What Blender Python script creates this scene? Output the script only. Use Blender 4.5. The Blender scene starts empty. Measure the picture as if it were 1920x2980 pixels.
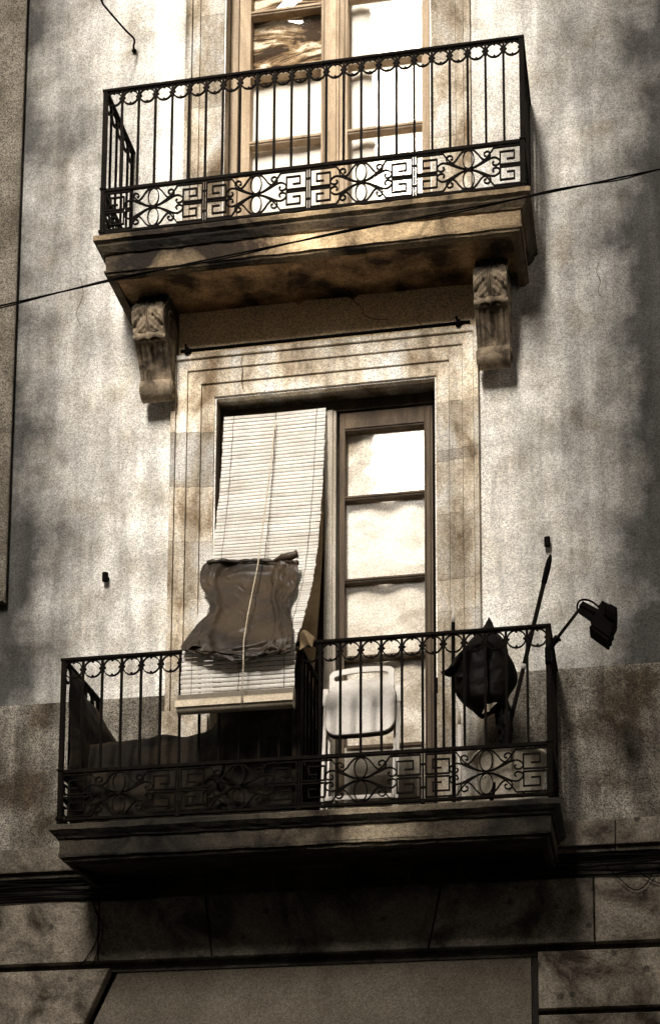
import bpy, math, random
import numpy as np
from mathutils import Vector, noise
random.seed(7)
R = math.radians
S = bpy.context.scene

# ------------------------------------------------------------------ camera
cam_d = bpy.data.cameras.new("camera"); cam = bpy.data.objects.new("camera", cam_d)
S.collection.objects.link(cam); S.camera = cam
from mathutils import Matrix
r_ = Vector((0.98412186, 0.17747514, 0.00259517)); u_ = Vector((0.02587666, -0.15792358, 0.98711222)); f_ = Vector((-0.17559772, 0.97137157, 0.16000851))
m = Matrix(((r_.x, u_.x, -f_.x, 1.9683), (r_.y, u_.y, -f_.y, -9.92039), (r_.z, u_.z, -f_.z, 1.6), (0, 0, 0, 1)))
cam.matrix_world = m
cam_d.sensor_fit = 'VERTICAL'; cam_d.sensor_height = 36; cam_d.sensor_width = 36
cam_d.lens = 61.161; cam_d.shift_x = -0.01841; cam_d.shift_y = 0.55530
cam_d.clip_start = 0.1; cam_d.clip_end = 500

# ------------------------------------------------------------------ sky, sun, exposure
SUN_EL, SUN_DX = 30.0, -0.17
sun_dir = Vector((SUN_DX, -1, 0)).normalized() * math.cos(R(SUN_EL)) + Vector((0, 0, math.sin(R(SUN_EL))))
W = bpy.data.worlds.new("World"); S.world = W; W.use_nodes = True
nt = W.node_tree; nt.nodes.clear()
sky = nt.nodes.new('ShaderNodeTexSky'); sky.sky_type = 'NISHITA'; sky.sun_disc = False
sky.sun_elevation = R(SUN_EL); sky.sun_rotation = math.atan2(SUN_DX, -1)
sky.dust_density = 3.0
bw = nt.nodes.new('ShaderNodeRGBToBW'); tint = nt.nodes.new('ShaderNodeMix'); tint.data_type = 'RGBA'; tint.blend_type = 'MULTIPLY'
tint.inputs[0].default_value = 1; tint.inputs[7].default_value = (1.0, 0.935, 0.855, 1)
bg = nt.nodes.new('ShaderNodeBackground'); bg.inputs[1].default_value = 0.06
out = nt.nodes.new('ShaderNodeOutputWorld')
nt.links.new(sky.outputs[0], bw.inputs[0]); nt.links.new(bw.outputs[0], tint.inputs[6]); nt.links.new(tint.outputs[2], bg.inputs[0]); nt.links.new(bg.outputs[0], out.inputs[0])
sd = bpy.data.lights.new("sun", 'SUN'); sd.energy = 5.0; sd.angle = R(34); sd.color = (1.0, 0.935, 0.855)
sun = bpy.data.objects.new("sun", sd); S.collection.objects.link(sun)
sun.rotation_euler = (-sun_dir).to_track_quat('-Z', 'Y').to_euler(); sun.location = (-5, -20, 30)
S.view_settings.view_transform = 'Standard'; S.view_settings.look = 'None'
S.view_settings.exposure = 2.38; S.view_settings.gamma = 1.0
S.cycles.max_bounces = 8; S.cycles.transparent_max_bounces = 12

# ------------------------------------------------------------------ helpers
ORG = {}
def tag(o, label=None, cat=None, group=None, kind=None):
    if label: o['label'] = label
    if cat: o['category'] = cat
    if group: o['group'] = group
    if kind: o['kind'] = kind
    return o
def empty(name, loc, label=None, cat=None, group=None):
    o = bpy.data.objects.new(name, None); S.collection.objects.link(o); o.location = loc
    o.empty_display_size = 0.1; ORG[o] = Vector(loc); return tag(o, label, cat, group)

class MB:
    def __init__(s): s.v = []; s.f = []; s.t = []
    def add(s, vs, fs, tone=1.0):
        n = len(s.v); s.v += [tuple(map(float, p)) for p in vs]; s.f += [tuple(i + n for i in f) for f in fs]; s.t += [tone] * len(fs); return s
    def box(s, x0, x1, y0, y1, z0, z1, tone=1.0):
        vs = [(x, y, z) for z in (z0, z1) for y in (y0, y1) for x in (x0, x1)]
        return s.add(vs, [(0, 2, 3, 1), (4, 5, 7, 6), (0, 1, 5, 4), (2, 6, 7, 3), (0, 4, 6, 2), (1, 3, 7, 5)], tone)
    def prism(s, poly, y0, y1, tone=1.0, inset=0.0):
        """polygon in xz, extruded from y0 (back) to y1 (front); inset bevels the front"""
        n = len(poly); c = np.mean(poly, axis=0)
        vs = [(p[0], y0, p[1]) for p in poly] + [(p[0], y1, p[1]) for p in poly]
        if inset:
            k = []
            for i in range(n):
                a, b, d = np.array(poly[i - 1]), np.array(poly[i]), np.array(poly[(i + 1) % n])
                e1 = (b - a) / (np.linalg.norm(b - a) + 1e-9); e2 = (d - b) / (np.linalg.norm(d - b) + 1e-9)
                nn = np.array([-(e1 + e2)[1], (e1 + e2)[0]]); nn /= np.linalg.norm(nn) + 1e-9
                if np.dot(nn, c - b) < 0: nn = -nn
                k.append(b + nn * inset)
            sgn = 1 if y1 > y0 else -1
            vs = vs[:n] + [(p[0], y1 - sgn * inset, p[1]) for p in poly] + [(p[0], y1, p[1]) for p in k]
            fs = [tuple(range(n)), tuple(reversed(range(2 * n, 3 * n)))]
            for r in (0, 1):
                fs += [(r * n + i, r * n + (i + 1) % n, (r + 1) * n + (i + 1) % n, (r + 1) * n + i) for i in range(n)]
        else:
            fs = [tuple(range(n)), tuple(reversed(range(n, 2 * n)))] + [(i, (i + 1) % n, n + (i + 1) % n, n + i) for i in range(n)]
        return s.add(vs, fs, tone)
    def tube(s, pts, r, n=8, tone=1.0, caps=True, ell=None):
        pts = [Vector(p) for p in pts]; rs = r if isinstance(r, (list, tuple)) else [r] * len(pts)
        vs = []; prev = None
        for i, p in enumerate(pts):
            d = (pts[min(i + 1, len(pts) - 1)] - pts[max(i - 1, 0)]).normalized()
            if prev is None:
                a = d.cross(Vector((0, 0, 1)) if abs(d.z) < .9 else Vector((0, 1, 0))).normalized()
            else:
                a = (prev - d * prev.dot(d)).normalized()
            prev = a; b = d.cross(a)
            for k in range(n):
                t = 2 * math.pi * (k + .5) / n
                vs.append(p + (a * math.cos(t) + b * math.sin(t)) * rs[i])
        fs = [(i * n + k, i * n + (k + 1) % n, (i + 1) * n + (k + 1) % n, (i + 1) * n + k) for i in range(len(pts) - 1) for k in range(n)]
        if caps: fs += [tuple(reversed(range(n))), tuple(range((len(pts) - 1) * n, len(pts) * n))]
        return s.add(vs, fs, tone)
    def strip(s, pts, w, y0, y1, closed=False, tone=1.0):
        """flat iron bar bent along a path in the xz-plane"""
        P = [np.array(p, float) for p in pts]; n = len(P); vs = []
        for i in range(n):
            if closed: a, b = P[i - 1], P[(i + 1) % n]
            else: a, b = P[max(i - 1, 0)], P[min(i + 1, n - 1)]
            e1 = P[i] - a; e2 = b - P[i]
            e1 = e1 / (np.linalg.norm(e1) or 1); e2 = e2 / (np.linalg.norm(e2) or 1)
            t = e1 + e2; t = t / (np.linalg.norm(t) or 1); nn = np.array([-t[1], t[0]])
            c = max(.5, float(np.dot(t, e2 if np.linalg.norm(e2) else e1))); nn = nn * (w / 2 / c)
            for q in (P[i] + nn, P[i] - nn):
                vs += [(q[0], y0, q[1]), (q[0], y1, q[1])]
        fs = []
        for i in range(n if closed else n - 1):
            a = 4 * i; b = 4 * ((i + 1) % n)
            fs += [(a, b, b + 1, a + 1), (a + 2, a + 3, b + 3, b + 2), (a, a + 2, b + 2, b), (a + 1, b + 1, b + 3, a + 3)]
        if not closed: fs += [(0, 1, 3, 2), (4 * n - 4, 4 * n - 2, 4 * n - 1, 4 * n - 3)]
        return s.add(vs, fs, tone)
    def ball(s, c, r, nu=8, nv=6, tone=1.0):
        c = Vector(c); rr = r if isinstance(r, (tuple, list)) else (r, r, r)
        vs = [c + Vector((0, 0, rr[2]))]
        for j in range(1, nv):
            a = math.pi * j / nv
            vs += [c + Vector((rr[0] * math.sin(a) * math.cos(2 * math.pi * k / nu), rr[1] * math.sin(a) * math.sin(2 * math.pi * k / nu), rr[2] * math.cos(a))) for k in range(nu)]
        vs.append(c - Vector((0, 0, rr[2]))); fs = [(0, 1 + k, 1 + (k + 1) % nu) for k in range(nu)]
        for j in range(nv - 2):
            o = 1 + j * nu; fs += [(o + k, o + nu + k, o + nu + (k + 1) % nu, o + (k + 1) % nu) for k in range(nu)]
        o = 1 + (nv - 2) * nu; fs += [(o + k, len(vs) - 1, o + (k + 1) % nu) for k in range(nu)]
        return s.add(vs, fs, tone)
    def grid(s, nu, nv, fn, tone=1.0):
        vs = [fn(i / (nu - 1), j / (nv - 1)) for j in range(nv) for i in range(nu)]
        fs = [(j * nu + i, j * nu + i + 1, (j + 1) * nu + i + 1, (j + 1) * nu + i) for j in range(nv - 1) for i in range(nu - 1)]
        return s.add(vs, fs, tone)
    def lathe(s, c, prof, n=20, tone=1.0, sy=1.0):
        vs = [(c[0] + r * math.cos(2 * math.pi * k / n), c[1] + sy * r * math.sin(2 * math.pi * k / n), c[2] + z) for r, z in prof for k in range(n)]
        fs = [(j * n + k, j * n + (k + 1) % n, (j + 1) * n + (k + 1) % n, (j + 1) * n + k) for j in range(len(prof) - 1) for k in range(n)]
        fs += [tuple(reversed(range(n)))]
        return s.add(vs, fs, tone)
    def build(s, name, mat, parent=None, origin=None, smooth=False, **kw):
        po = ORG[parent] if parent else Vector((0, 0, 0))
        o0 = Vector(origin) if origin is not None else po
        me = bpy.data.meshes.new(name); me.from_pydata([(v[0] - o0.x, v[1] - o0.y, v[2] - o0.z) for v in s.v], [], s.f)
        at = me.attributes.new('tone', 'FLOAT', 'FACE'); at.data.foreach_set('value', s.t)
        me.materials.append(mat)
        if smooth: me.polygons.foreach_set('use_smooth', [True] * len(me.polygons))
        me.validate(); me.update()
        o = bpy.data.objects.new(name, me); S.collection.objects.link(o)
        if parent: o.parent = parent
        o.location = o0 - po; ORG[o] = o0
        return tag(o, **kw)
def place(src, origin, parent, rz=0.0):
    c = src.copy(); S.collection.objects.link(c); c.parent = parent; c.location = Vector(origin) - ORG[parent]
    c.rotation_euler = (0, 0, rz); ORG[c] = Vector(origin)
    return c
def smooth_mod(o, ang=35):
    o.data.polygons.foreach_set('use_smooth', [True] * len(o.data.polygons))
    md = o.modifiers.new('split', 'EDGE_SPLIT'); md.split_angle = R(ang); return o
def bevel(o, w=.003, seg=2):
    md = o.modifiers.new('bevel', 'BEVEL'); md.width = w; md.segments = seg; md.limit_method = 'ANGLE'; return o
def crom(P, k=6):
    P = [np.array(p, float) for p in P]; o = []
    for i in range(len(P) - 1):
        a = P[i - 1] if i else 2 * P[0] - P[1]; b, c = P[i], P[i + 1]; d = P[i + 2] if i + 2 < len(P) else 2 * P[-1] - P[-2]
        for j in range(k):
            t = j / k; o.append(.5 * (2 * b + (c - a) * t + (2 * a - 5 * b + 4 * c - d) * t * t + (3 * b - a - 3 * c + d) * t ** 3))
    o.append(P[-1]); return o
def fbm(x, y, z, o=4): return noise.fractal(Vector((x, y, z)), 1.0, 2.0, o)

# ------------------------------------------------------------------ materials
def mat(name, dark, light, rough=.9, big=1.2, lo=.35, hi=.65, stretch=(1, 1, 1), grain=.0, gscale=110, bump=.0, bscale=60, spots=0.0, streak=0.0, metal=0.0, spec=.3, mid=None, pits=0.0, dist=0.6, glow_falloff=0.0):
    M = bpy.data.materials.new(name); M.use_nodes = True; n = M.node_tree; N = n.nodes; L = n.links
    b = N['Principled BSDF']; b.inputs['Roughness'].default_value = rough; b.inputs['Metallic'].default_value = metal
    b.inputs['Specular IOR Level'].default_value = spec
    geo = N.new('ShaderNodeNewGeometry')
    mp = N.new('ShaderNodeMapping'); mp.inputs['Scale'].default_value = stretch; L.new(geo.outputs['Position'], mp.inputs[0])
    def nz(scale, detail=6, src=mp.outputs[0], d=0.0, rough_=.6):
        t = N.new('ShaderNodeTexNoise'); t.inputs['Scale'].default_value = scale; t.inputs['Detail'].default_value = detail; t.inputs['Distortion'].default_value = d
        t.inputs['Roughness'].default_value = rough_; L.new(src, t.inputs['Vector']); return t.outputs[0]
    def rng(src, a, b_, c=0.0, d=1.0):
        t = N.new('ShaderNodeMapRange'); t.inputs[1].default_value = a; t.inputs[2].default_value = b_; t.inputs[3].default_value = c; t.inputs[4].default_value = d; L.new(src, t.inputs[0]); return t.outputs[0]
    def mul(a, bsrc):
        t = N.new('ShaderNodeMix'); t.data_type = 'RGBA'; t.blend_type = 'MULTIPLY'; t.inputs[0].default_value = 1; L.new(a, t.inputs[6]); L.new(bsrc, t.inputs[7]); return t.outputs[2]
    cr = N.new('ShaderNodeValToRGB'); cr.color_ramp.elements[0].position = lo; cr.color_ramp.elements[1].position = hi
    cr.color_ramp.elements[0].color = (*dark, 1); cr.color_ramp.elements[1].color = (*light, 1)
    if mid: e = cr.color_ramp.elements.new((lo + hi) / 2); e.color = (*mid, 1)
    L.new(nz(big, 8, d=dist), cr.inputs[0]); col = cr.outputs[0]
    at = N.new('ShaderNodeAttribute'); at.attribute_name = 'tone'; col = mul(col, at.outputs['Fac'])
    if streak:
        m2 = N.new('ShaderNodeMapping'); m2.inputs['Scale'].default_value = (5, 5, .55); L.new(geo.outputs['Position'], m2.inputs[0])
        col = mul(col, rng(nz(1.6, 6, m2.outputs[0], .3), .38, .62, 1 - streak, 1.0))
    if spots:
        col = mul(col, rng(nz(9, 3), .30, .36, 1 - spots, 1.0))
    if pits:
        v = N.new('ShaderNodeTexVoronoi'); v.inputs['Scale'].default_value = 7; L.new(geo.outputs['Position'], v.inputs['Vector'])
        wp = N.new('ShaderNodeMath'); wp.operation = 'MULTIPLY_ADD'; L.new(nz(40, 3, geo.outputs['Position']), wp.inputs[0]); wp.inputs[1].default_value = .16; L.new(v.outputs['Distance'], wp.inputs[2])
        col = mul(col, rng(wp.outputs[0], .19, .24, 1 - pits, 1.0))
    if glow_falloff:
        # light painted into the plaster colour: glow beside the surrounds, darkening outward like vignetting
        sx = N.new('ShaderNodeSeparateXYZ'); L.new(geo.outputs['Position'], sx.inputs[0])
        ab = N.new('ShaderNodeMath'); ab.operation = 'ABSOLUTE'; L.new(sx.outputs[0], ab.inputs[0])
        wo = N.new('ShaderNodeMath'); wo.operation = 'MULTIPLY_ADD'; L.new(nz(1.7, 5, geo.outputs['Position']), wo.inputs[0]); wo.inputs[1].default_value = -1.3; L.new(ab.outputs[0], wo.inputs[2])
        col = mul(col, rng(wo.outputs[0], .35, 1.38, 1 + glow_falloff * .95, 1 - glow_falloff * 1.06))
    if grain:
        vg = N.new('ShaderNodeTexVoronoi'); vg.inputs['Scale'].default_value = gscale * 1.35; L.new(geo.outputs['Position'], vg.inputs['Vector'])
        sc_ = N.new('ShaderNodeSeparateColor'); L.new(vg.outputs['Color'], sc_.inputs[0])
        col = mul(col, rng(sc_.outputs[0], 0, 1, 1 - grain * .8, 1 + grain * .8))
    L.new(col, b.inputs['Base Color'])
    if bump:
        bp = N.new('ShaderNodeBump'); bp.inputs['Strength'].default_value = bump; bp.inputs['Distance'].default_value = .01
        L.new(nz(bscale, 5, geo.outputs['Position']), bp.inputs['Height']); L.new(bp.outputs[0], b.inputs['Normal'])
    return M
PLASTER = mat('plaster', (.29, .25, .19), (.63, .61, .57), big=4.2, lo=.24, hi=.68, mid=(.47, .445, .40), grain=.52, gscale=125, bump=.35, bscale=70, streak=.35, dist=.1, glow_falloff=.82)
FRIEZE = mat('frieze_stone', (.74, .56, .34), (.90, .73, .50), big=1.6, lo=.35, hi=.65, grain=.6, gscale=125, bump=.2)
PLASTER_O = mat('old_plaster', (.055, .044, .03), (.15, .132, .105), big=4, lo=.30, hi=.68, grain=.95, gscale=125, bump=.35, bscale=70, dist=.2)
DADO = mat('dado_plaster', (.065, .048, .03), (.33, .30, .25), big=1.8, lo=.40, hi=.60, dist=.2, grain=.95, gscale=125, bump=.4, bscale=70, streak=.5)
STONE = mat('carved_stone', (.26, .185, .11), (.90, .86, .79), big=3.2, stretch=(1.5, 1, .75), lo=.36, hi=.64, mid=(.66, .565, .43), grain=.5, dist=.3, gscale=120, bump=.4, bscale=45, streak=.35)
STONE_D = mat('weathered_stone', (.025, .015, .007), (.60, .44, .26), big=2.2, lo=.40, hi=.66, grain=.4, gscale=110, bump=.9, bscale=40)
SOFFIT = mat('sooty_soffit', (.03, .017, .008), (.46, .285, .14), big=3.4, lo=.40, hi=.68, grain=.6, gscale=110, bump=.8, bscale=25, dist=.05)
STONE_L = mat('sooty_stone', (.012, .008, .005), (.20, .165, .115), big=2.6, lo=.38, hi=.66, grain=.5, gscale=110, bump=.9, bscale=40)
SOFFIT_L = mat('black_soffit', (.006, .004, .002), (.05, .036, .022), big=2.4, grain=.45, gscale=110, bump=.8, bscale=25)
ASHLAR = mat('rough_ashlar', (.028, .02, .012), (.23, .198, .155), big=3.0, lo=.38, hi=.62, grain=.5, gscale=95, bump=1.0, bscale=45, pits=.6)
SMOOTH = mat('smooth_panel', (.10, .082, .06), (.165, .14, .108), big=2, grain=.5, gscale=120, bump=.1)
IRON = mat('wrought_iron', (.0015, .001, .0005), (.008, .0048, .0024), big=9, rough=.75, grain=.4, gscale=150, bump=.3, bscale=120, spec=.08)
BLACK = mat('black_metal', (.001, .0007, .0005), (.003, .002, .0013), big=5, rough=.75, spec=.06)
WOOD = mat('painted_wood', (.06, .04, .023), (.145, .103, .063), big=3, stretch=(3, 3, .5), grain=.22, gscale=130, bump=.2, bscale=90, rough=.7)
WOOD_M = mat('mullion_wood', (.32, .275, .21), (.52, .47, .39), big=3, stretch=(3, 3, .5), grain=.3, gscale=130, rough=.7)
WOOD_L = mat('pale_painted_wood', (.25, .18, .11), (.46, .355, .24), big=3, stretch=(3, 3, .5), grain=.2, gscale=130, bump=.2, bscale=90, rough=.7)
SLAT = mat('blind_slats', (.64, .595, .52), (.86, .83, .77), big=2.5, stretch=(1, 1, 6), grain=.14, gscale=130, rough=.6, streak=.12)
SLAT_D = mat('blind_bar', (.30, .25, .18), (.42, .36, .27), big=4, grain=.2, rough=.7)
CORD = mat('cord', (.42, .35, .25), (.66, .58, .45), big=30, grain=.3, rough=.9)
STRING = mat('ladder_string', (.05, .035, .02), (.10, .07, .04), big=30)
PLASTIC = mat('brown_plastic_sheet', (.010, .006, .003), (.055, .036, .019), big=3.5, rough=.5, grain=.4, gscale=120, bump=.6, bscale=9, spec=.4)
BAGM = mat('black_plastic', (.0015, .001, .0006), (.006, .004, .0025), big=4, rough=.62, bump=.35, bscale=10, spec=.12)
CHAIR = mat('white_chair_plastic', (.40, .345, .275), (.62, .57, .50), big=3, rough=.35, grain=.1)
CHAIR_D = mat('chair_edge', (.06, .045, .03), (.10, .08, .055), big=6)
CLOTH = mat('tan_cloth', (.17, .115, .06), (.24, .17, .095), big=5, grain=.2, rough=.95)
NET = mat('dark_mesh_cloth', (.003, .0022, .0014), (.035, .025, .015), big=3.2, stretch=(.6, 1, 1.6), lo=.42, hi=.70, grain=.5, gscale=150, rough=.8, spec=.15, dist=1.0)
TUB = mat('pale_tub', (.50, .43, .33), (.68, .61, .50), big=3, rough=.5, grain=.25)
LEAFM = mat('soil', (.008, .006, .004), (.02, .015, .01), big=9)
CURT = mat('white_curtain', (.80, .78, .75), (.93, .92, .90), big=1.6, stretch=(2.4, 1, .5), grain=.12, rough=.95)
CURT_REFL = mat('painted_reflection_curtain', (.035, .02, .01), (.80, .74, .62), big=2.1, lo=.44, hi=.56, mid=(.30, .21, .12), stretch=(.45, 1, 2.6), grain=.4, dist=2.4)  # warped pane reflection painted as dark and pale bands in the curtain colour
CURT_G = mat('grey_curtain', (.46, .41, .34), (.93, .91, .87), big=1.9, lo=.36, hi=.56, stretch=(1.2, 1, 1.6), grain=.35, dist=.8)
POLE_W = mat('white_pole', (.50, .45, .38), (.72, .67, .60), big=6, rough=.5)
ROOM = mat('dark_room', (.006, .004, .003), (.012, .009, .006), big=3)
STREET = mat('asphalt', (.045, .042, .038), (.07, .066, .06), big=.6, grain=.3)
PAVE = mat('paving', (.14, .13, .11), (.20, .185, .16), big=.8, grain=.3)
OPP = mat('occluder_plaster', (.14, .12, .095), (.26, .23, .19), big=.5)
OPP_D = mat('opposite_glass', (.02, .018, .015), (.04, .035, .03), big=.5, rough=.2)

def glass(name, wav, wscale, refl, rough=.015, fm=1.0):
    M = bpy.data.materials.new(name); M.use_nodes = True; n = M.node_tree; N = n.nodes; L = n.links; N.clear()
    o = N.new('ShaderNodeOutputMaterial'); mx = N.new('ShaderNodeMixShader'); tr = N.new('ShaderNodeBsdfTransparent'); gl = N.new('ShaderNodeBsdfGlossy')
    gl.inputs['Roughness'].default_value = rough; gl.inputs['Color'].default_value = (1, .97, .91, 1); tr.inputs[0].default_value = (.99, .975, .95, 1)
    fr = N.new('ShaderNodeFresnel'); fr.inputs[0].default_value = 1.5
    ma = N.new('ShaderNodeMath'); ma.operation = 'MULTIPLY_ADD'; ma.use_clamp = True; L.new(fr.outputs[0], ma.inputs[0]); ma.inputs[1].default_value = fm; ma.inputs[2].default_value = refl
    g = N.new('ShaderNodeNewGeometry'); mp = N.new('ShaderNodeMapping'); mp.inputs['Scale'].default_value = (.55, 1, 1.5); mp.inputs['Rotation'].default_value = (0, R(12), 0); L.new(g.outputs['Position'], mp.inputs[0])
    t = N.new('ShaderNodeTexNoise'); t.inputs['Scale'].default_value = wscale; t.inputs['Detail'].default_value = 1.5; t.inputs['Distortion'].default_value = .8; L.new(mp.outputs[0], t.inputs['Vector'])
    b = N.new('ShaderNodeBump'); b.inputs['Strength'].default_value = 1; b.inputs['Distance'].default_value = wav; L.new(t.outputs[0], b.inputs['Height'])
    L.new(b.outputs[0], gl.inputs['Normal']); L.new(ma.outputs[0], mx.inputs[0]); L.new(tr.outputs[0], mx.inputs[1]); L.new(gl.outputs[0], mx.inputs[2]); L.new(mx.outputs[0], o.inputs[0])
    return M
GLASS = glass('window_glass', .0025, 1.6, .004, .015, .12)
GLASS_T = glass('top_glass', .006, 1.3, .004, .03, .12)
GLASS_L = glass('dusty_glass', .012, 1.6, .001, .18, .05)
GLASS_W = glass('wavy_old_glass', .05, 2.6, .004, .02, .14)

# ------------------------------------------------------------------ ground and street
g = MB(); g.grid(2, 2, lambda a, b: (-80 + 160 * a, -90 + 180 * b, -.02)); g.build('ground', STREET, kind='structure')
g = MB(); g.box(-60, 60, -10.6, -1.6, -.016, -.012); g.build('road', STREET, kind='structure')
g = MB(); g.box(-60, 60, -1.6, -.05, -.012, .12); g.build('pavement', PAVE, kind='structure')
g = MB(); g.box(-60, 60, -12.4, -10.6, -.012, 0.0); g.build('pavement', PAVE, kind='structure')

# ------------------------------------------------------------------ added out-of-view buildings across the street; gap shapes sun on facade, panes reflect them
def opposite(x0, x1, y1, h, label, floors, ncol):
    r = empty('occluder_building', ((x0 + x1) / 2, y1, 0), label, 'building', 'added buildings shaping the sunlight')
    b = MB(); b.box(x0, x1, y1 - 8, y1, 0, h); b.box(x0 - .0, x1 + .0, y1 + .002, y1 + .35, h - .7, h - .35); b.box(x0, x1, y1 - 8, y1 + .2, h + .003, h + .3); b.build('occluder_wall', OPP, r)
    fh = (h - 4.5) / floors; w = (x1 - x0) / ncol
    for i in range(floors):
        for k in range(ncol):
            cx = x0 + (k + .5) * w; z = 4.5 + i * fh
            if cx < -9 or cx > 7: continue
            p = MB(); p.box(cx - .55, cx + .55, y1 + .002, y1 + .05, z + .2, z + 2.4)
            p.build('window', OPP_D, r)
            q = MB(); q.box(cx - .85, cx + .85, y1 + .004, y1 + .65, z - .12, z)
            for j in range(12): q.box(cx - .83 + j * .15, cx - .81 + j * .15, y1 + .6, y1 + .62, z, z + .9)
            q.box(cx - .85, cx + .85, y1 + .58, y1 + .64, z + .9, z + .95)
            q.build('balcony', OPP, r)
opposite(-24, -3.15, -12.6, 34, 'unseen tall building added across the street to bound the sun gap, left of the low one', 8, 7)
opposite(-3.13, -.12, -12.9, 11.9, 'unseen lower building added across the street as the foot of the sun gap between two tall ones', 4, 2)
opposite(-.1, 20, -12.6, 34, 'unseen tall building added across the street to bound the sun gap, right of the low one', 8, 8)

# ------------------------------------------------------------------ the facade
B = empty('apartment_building', (0, 0, 0), 'old sepia apartment facade with grey mottled plaster, stone window surrounds and rough ashlar base', 'building')
LX0, LX1, LZ0, LZ1 = -.700, .715, 4.66, 7.66        # lower opening
UX0, UX1, UZ0, UZ1 = -.676, .695, 8.45, 11.5        # upper opening
D = .34
def holed(mb, xs, zs, holes, y):
    for i in range(len(xs) - 1):
        for j in range(len(zs) - 1):
            if (i, j) in holes: continue
            mb.add([(xs[i], y, zs[j]), (xs[i + 1], y, zs[j]), (xs[i + 1], y, zs[j + 1]), (xs[i], y, zs[j + 1])], [(0, 1, 2, 3)])
w = MB()
holed(w, [-8, -.69, .705, 8], [5.688, LZ1 - .01], {(1, 0)}, 0)
holed(w, [-8, 8], [LZ1 - .01, UZ0 + .01], set(), 0)
holed(w, [-8, -.666, .685, 8], [UZ0 + .01, UZ1 - .01], {(1, 0)}, 0)
holed(w, [-8, 8], [UZ1 - .01, 16], set(), 0)
w.box(-8, 8, .9, 6, 0, 16); w.box(-8, -7.98, .001, .9, 0, 16); w.box(7.98, 8, .001, .9, 0, 16); w.box(-8, 8, .002, .9, 15.98, 16)
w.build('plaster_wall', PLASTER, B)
w = MB(); w.box(-8, -.982, -.004, .05, 4.735, 5.688); w.box(.985, 8, -.004, .05, 4.735, 5.688); w.build('dado_band', DADO, B)
# pilaster edge of the next house
w = MB(); w.box(-8, -2.052, -.05, -.002, 6.40, 16); w.tube([(-2.05, -.05, 6.36), (-2.05, -.05, 16)], .012, 8); w.box(-8, -2.045, -.07, -.002, 6.365, 6.398)
w.build('side_pilaster', PLASTER_O, B)
w = MB(); w.prism([(-.944, 7.949), (.990, 7.949), (.990, 8.28), (-.944, 8.28)], .0, -.008, 1.0); w.build('frieze', FRIEZE, B)
# string course, drop moulding
w = MB()
for x0, x1, t in ((-8, -2.4, .9), (-2.396, -1.1, 1.0), (-1.096, .2, .9), (.204, 1.75, .95), (1.754, 8, 1.1)):
    w.box(x0, x1, -.045, .05, 4.58, 4.735, t); w.box(x0, x1, -.015, .05, 4.545, 4.578, .5)
bevel(w.build('string_course', ASHLAR, B), .006)
# ashlar ground floor
w = MB(); w.box(-8, -1.56, .045, .3, 0, 4.545, .25); w.box(-1.56, 1.33, .045, .3, 3.95, 4.545, .25); w.box(1.33, 8, .045, .3, 0, 4.545, .25)
w.build('ground_floor_core', ASHLAR, B)
w = MB()
def blk(poly, t): w.prism(poly, .06, -.02, t, inset=.008)
z0, z1 = 4.005, 4.395
J = [(-8, -8), (-5.2, -5.2), (-3.1, -3.1), (-1.375, -1.375), (-.705, -.66), (.728, .65), (1.62, 1.62), (3.4, 3.4), (5.6, 5.6), (8, 8)]
for i in range(len(J) - 1):
    a, b = J[i], J[i + 1]; blk([(a[1] + .004, z0), (b[1] - .004, z0), (b[0] - .004, z1), (a[0] + .004, z1)], (1.0, .95, 1.1, .62, .55, .62, 1.05, .9, 1)[i])
rows = [(3.62, 3.962), (3.235, 3.585), (2.85, 3.20), (2.45, 2.815), (2.05, 2.415), (1.65, 2.015), (1.2, 1.615), (.75, 1.165), (.15, .715)]
for k, (a, b) in enumerate(rows):
    ed = -1.30 if k == 0 else -1.5; ed2 = -1.455 if k == 0 else -1.5
    s = .35 * (k % 2)
    blk([(-8, a), (-4.6 + s, a), (-4.6 + s, b), (-8, b)], 1); blk([(-4.592 + s, a), (-2.9 - s, a), (-2.9 - s, b), (-4.592 + s, b)], 1.05)
    blk([(-2.892 - s, a), (ed2, a), (ed, b), (-2.892 - s, b)], 1.25 if k == 0 else 1.0)
    blk([(1.29, a), (2.7 + s, a), (2.7 + s, b), (1.29, b)], 1.15 if k == 0 else 1.0); blk([(2.708 + s, a), (4.9 - s, a), (4.9 - s, b), (2.708 + s, b)], .95); blk([(4.908 - s, a), (8, a), (8, b), (4.908 - s, b)], 1.05)
w.build('ashlar_blocks', ASHLAR, B)
w = MB(); w.box(-1.56, 1.33, .3, .8, 0, 2.9); w.build('shop_recess', ROOM, B)
w = MB(); w.prism([(-1.50, 2.9), (1.245, 2.9), (1.245, 3.948), (-1.27, 3.948), (-1.44, 3.585), (-1.50, 3.46)], .10, .055)
w.box(1.252, 1.284, .03, .1, 0, 3.94, .12); w.build('smooth_lintel_panel', SMOOTH, B)

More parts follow.
